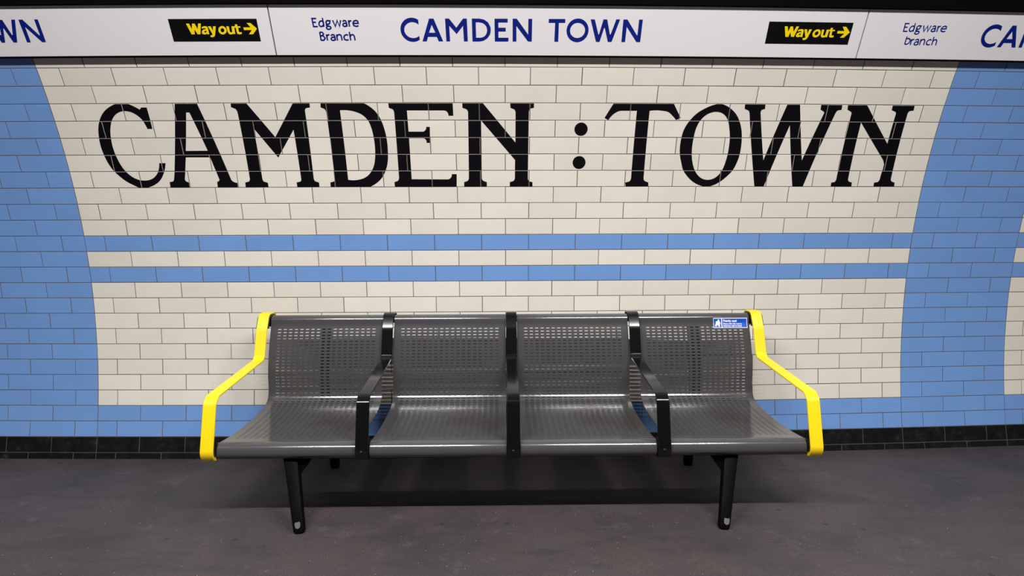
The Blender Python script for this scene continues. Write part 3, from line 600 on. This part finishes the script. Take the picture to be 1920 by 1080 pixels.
for s, xt, xf, xr in ((-1, -.9065, -.846, -.897), (1, .949, .889, .957)):
    fr = Acc(); LP = lambda z: (xf + (xt - xf) * z / .25, -.942 + .114 * z / .25, z)
    rounded_bar(fr, [(LP(.30)), LP(.20), LP(.10), LP(.010), LP(0)], [(.066, .052), (.057, .048), (.051, .044), (.0455, .040), (.036, .032)])
    # bare metal where shoes have worn the paint off the front of the foot
    tdrop = [(-.0, .064), (.007, .044), (.0115, .025), (.0095, .011), (.0, .006), (-.0095, .011), (-.0115, .025), (-.006, .046)]
    p0 = Vector(LP(.012)); p1 = Vector(LP(.13)); ax = (p1 - p0).normalized()
    e1 = (Vector((1, 0, 0)) - ax * ax.x).normalized(); e2 = ax.cross(e1).normalized()
    if e2.y > 0: e2 = -e2
    fr.add([p0 + ax * (z - .004) + e1 * (x + (.004 if s > 0 else 0)) + e2 * .0206 - BO for x, z in tdrop], [list(range(8))], 1)
    leg = fr.build('leg', [M['leg'], M['bare']], bench, smooth=40, normals=True); tag(leg, 'front leg with worn foot')
    re = Acc(); rounded_bar(re, [(xr * .99, -.285, .29), (xr, -.24, .15), (xr, -.203, .010), (xr, -.198, 0)], [(.055, .05), (.050, .045), (.045, .040), (.036, .034)])
    re.build('leg', [M['leg']], bench, smooth=40)
    gs = Acc(); xi = xt - s * .024; zt, zb = .290, .196
    tri = [(xi, zt), (xi - s * .058, zt), (xi - s * .050, zt - .030), (xi - s * .004, zb)]
    gs.loft([[Vector((x, y, z)) - BO for x, z in tri] for y in (-.838, -.79)])
    gs.build('gusset', [M['leg']], bench)
    cr = Acc(); rounded_bar(cr, [(xt, -.80, .285), (xt * .5 + xr * .5, -.27, .290)], [(.05, .04)] * 2); cr.build('crossbar', [M['leg']], bench, smooth=40)
    up = Acc(); xu_ = -.925 if s < 0 else .975
    rounded_bar(up, [(xu_, -.33, .29), (xu_, -.27, .31), (xu_, -.242, .36), (xu_, -.236, .50), (xu_, -.215, .66), (xu_, -.185, .755)], [(.050, .035), (.052, .035), (.054, .035), (.058, .035), (.062, .035), (.064, .030)])
    up.build('back_support', [M['leg']], bench, smooth=40)
for i in (-1, 0, 1):   # brackets carrying the dividers from the beam
    br_ = Acc(); x = BX + MOD * i
    rounded_bar(br_, [(x, -.74, .292), (x, -.845, .292)], [(.03, .03)] * 2); br_.build('crossbar', [M['leg']], bench, smooth=40)

# priority sticker on the last seat back
SA0, SA1 = arc_near(-.2105, .780) - .001, arc_near(-.2285, .7325)
SX0, SX1 = 1.073, 1.249
def stk(u, v, lift):                    # u 0..1 along x, v 0..1 down the sheet
    p, nn = at_arc(SA0 + (SA1 - SA0) * v); q = p + nn * lift
    return Vector((SX0 + (SX1 - SX0) * u - BX - 1.5 * MOD, q.x, q.y))
def stk_patch(acc, u0, u1, v0, v1, lift, mi):
    n = 6
    for i in range(n):
        a, b = v0 + (v1 - v0) * i / n, v0 + (v1 - v0) * (i + 1) / n
        acc.add([stk(u0, a, lift), stk(u1, a, lift), stk(u1, b, lift), stk(u0, b, lift)], [(0, 3, 2, 1)], mi)
sk = Acc()
stk_patch(sk, 0, 1, 0, 1, .0007, 0)
stk_patch(sk, .012, .235, .07, .94, .0011, 1)
stk_patch(sk, .262, .985, .07, .94, .0011, 1)
pict = [(400, 320), (440, 330), (450, 375), (480, 440), (450, 470), (450, 545), (410, 540), (395, 490), (350, 490), (345, 540), (290, 525), (330, 430), (320, 400), (345, 370), (375, 375)]
def stk_poly(pts, mi, lift):
    for t in tri_loops([pts]):
        ar = (t[1] - t[0]).cross(t[2] - t[0]); t = t if ar < 0 else t[::-1]
        sk.add([stk(p.x, p.y, lift) for p in t], [(0, 1, 2)], mi)
stk_poly([Vector(((x - 245) / 1100, (y - 278) / 297)) for x, y in pict], 0, .0016)
GL = {'P': [[(0, 0), (0, 1), (.4, 1), (.55, .8), (.4, .55), (0, .5)]], 'r': [[(0, 0), (0, .7)], [(0, .5), (.15, .68), (.35, .7)]], 'i': [[(0, 0), (0, .7)], [(0, .88), (0, 1.0)]],
      'o': [[(.25, 0), (.02, .2), (.02, .5), (.25, .7), (.48, .5), (.48, .2), (.25, 0)]], 't': [[(.12, .95), (.12, .1), (.3, 0)], [(-.05, .7), (.32, .7)]], 'y': [[(0, .7), (.23, 0)], [(.45, .7), (.15, -.28)]],
      's': [[(.4, .62), (.1, .68), (.05, .5), (.4, .25), (.32, .03), (0, .06)]], 'e': [[(.03, .36), (.45, .38), (.3, .68), (.08, .6), (.03, .25), (.2, .02), (.45, .08)]], 'a': [[(.05, .62), (.35, .66), (.4, .4), (.4, 0)], [(.4, .38), (.08, .3), (.1, .04), (.4, .12)]],
      'l': [[(0, 0), (0, 1)]], 'f': [[(.1, 0), (.1, .8), (.3, .98)], [(-.05, .65), (.3, .65)]], 'h': [[(0, 0), (0, 1)], [(0, .5), (.25, .7), (.4, .5), (.4, 0)]], 'b': [[(0, 1), (0, 0), (.35, .05), (.45, .35), (.3, .68), (0, .55)]],
      'n': [[(0, 0), (0, .7)], [(0, .5), (.25, .7), (.4, .5), (.4, 0)]], 'd': [[(.42, 1), (.42, 0), (.1, .05), (.02, .35), (.15, .68), (.42, .55)]], ' ': []}
ADV = {'i': .2, 'l': .2, 'r': .45, 't': .42, 'f': .42, 'P': .68, ' ': .35}
def tiny(text, u, v, h, w):
    asp = (SX1 - SX0) / (SA1 - SA0)
    for ch_ in text:
        for s in GL[ch_]:
            for q in stroke_quads([Vector((x, y)) for x, y in s], w):
                pts = [Vector((u + p.x * h / asp, v - p.y * h)) for p in q]
                ar = (pts[1] - pts[0]).cross(pts[2] - pts[0]); pts = pts if ar < 0 else pts[::-1]
                sk.add([stk(p.x, p.y, .0016) for p in pts], [(0, 1, 2, 3)], 0)
        u += (ADV.get(ch_, .62)) * h / asp
tiny('Priority seat', .295, .40, .215, .22)
tiny('Please offer this seat to', .295, .65, .145, .19)
tiny('those less able to stand', .295, .86, .145, .19)
st_o = sk.build('priority_sticker', [M['sticker_white'], M['sticker_blue']], seats[3], normals=False)
tag(st_o, 'blue and white priority seat sticker')
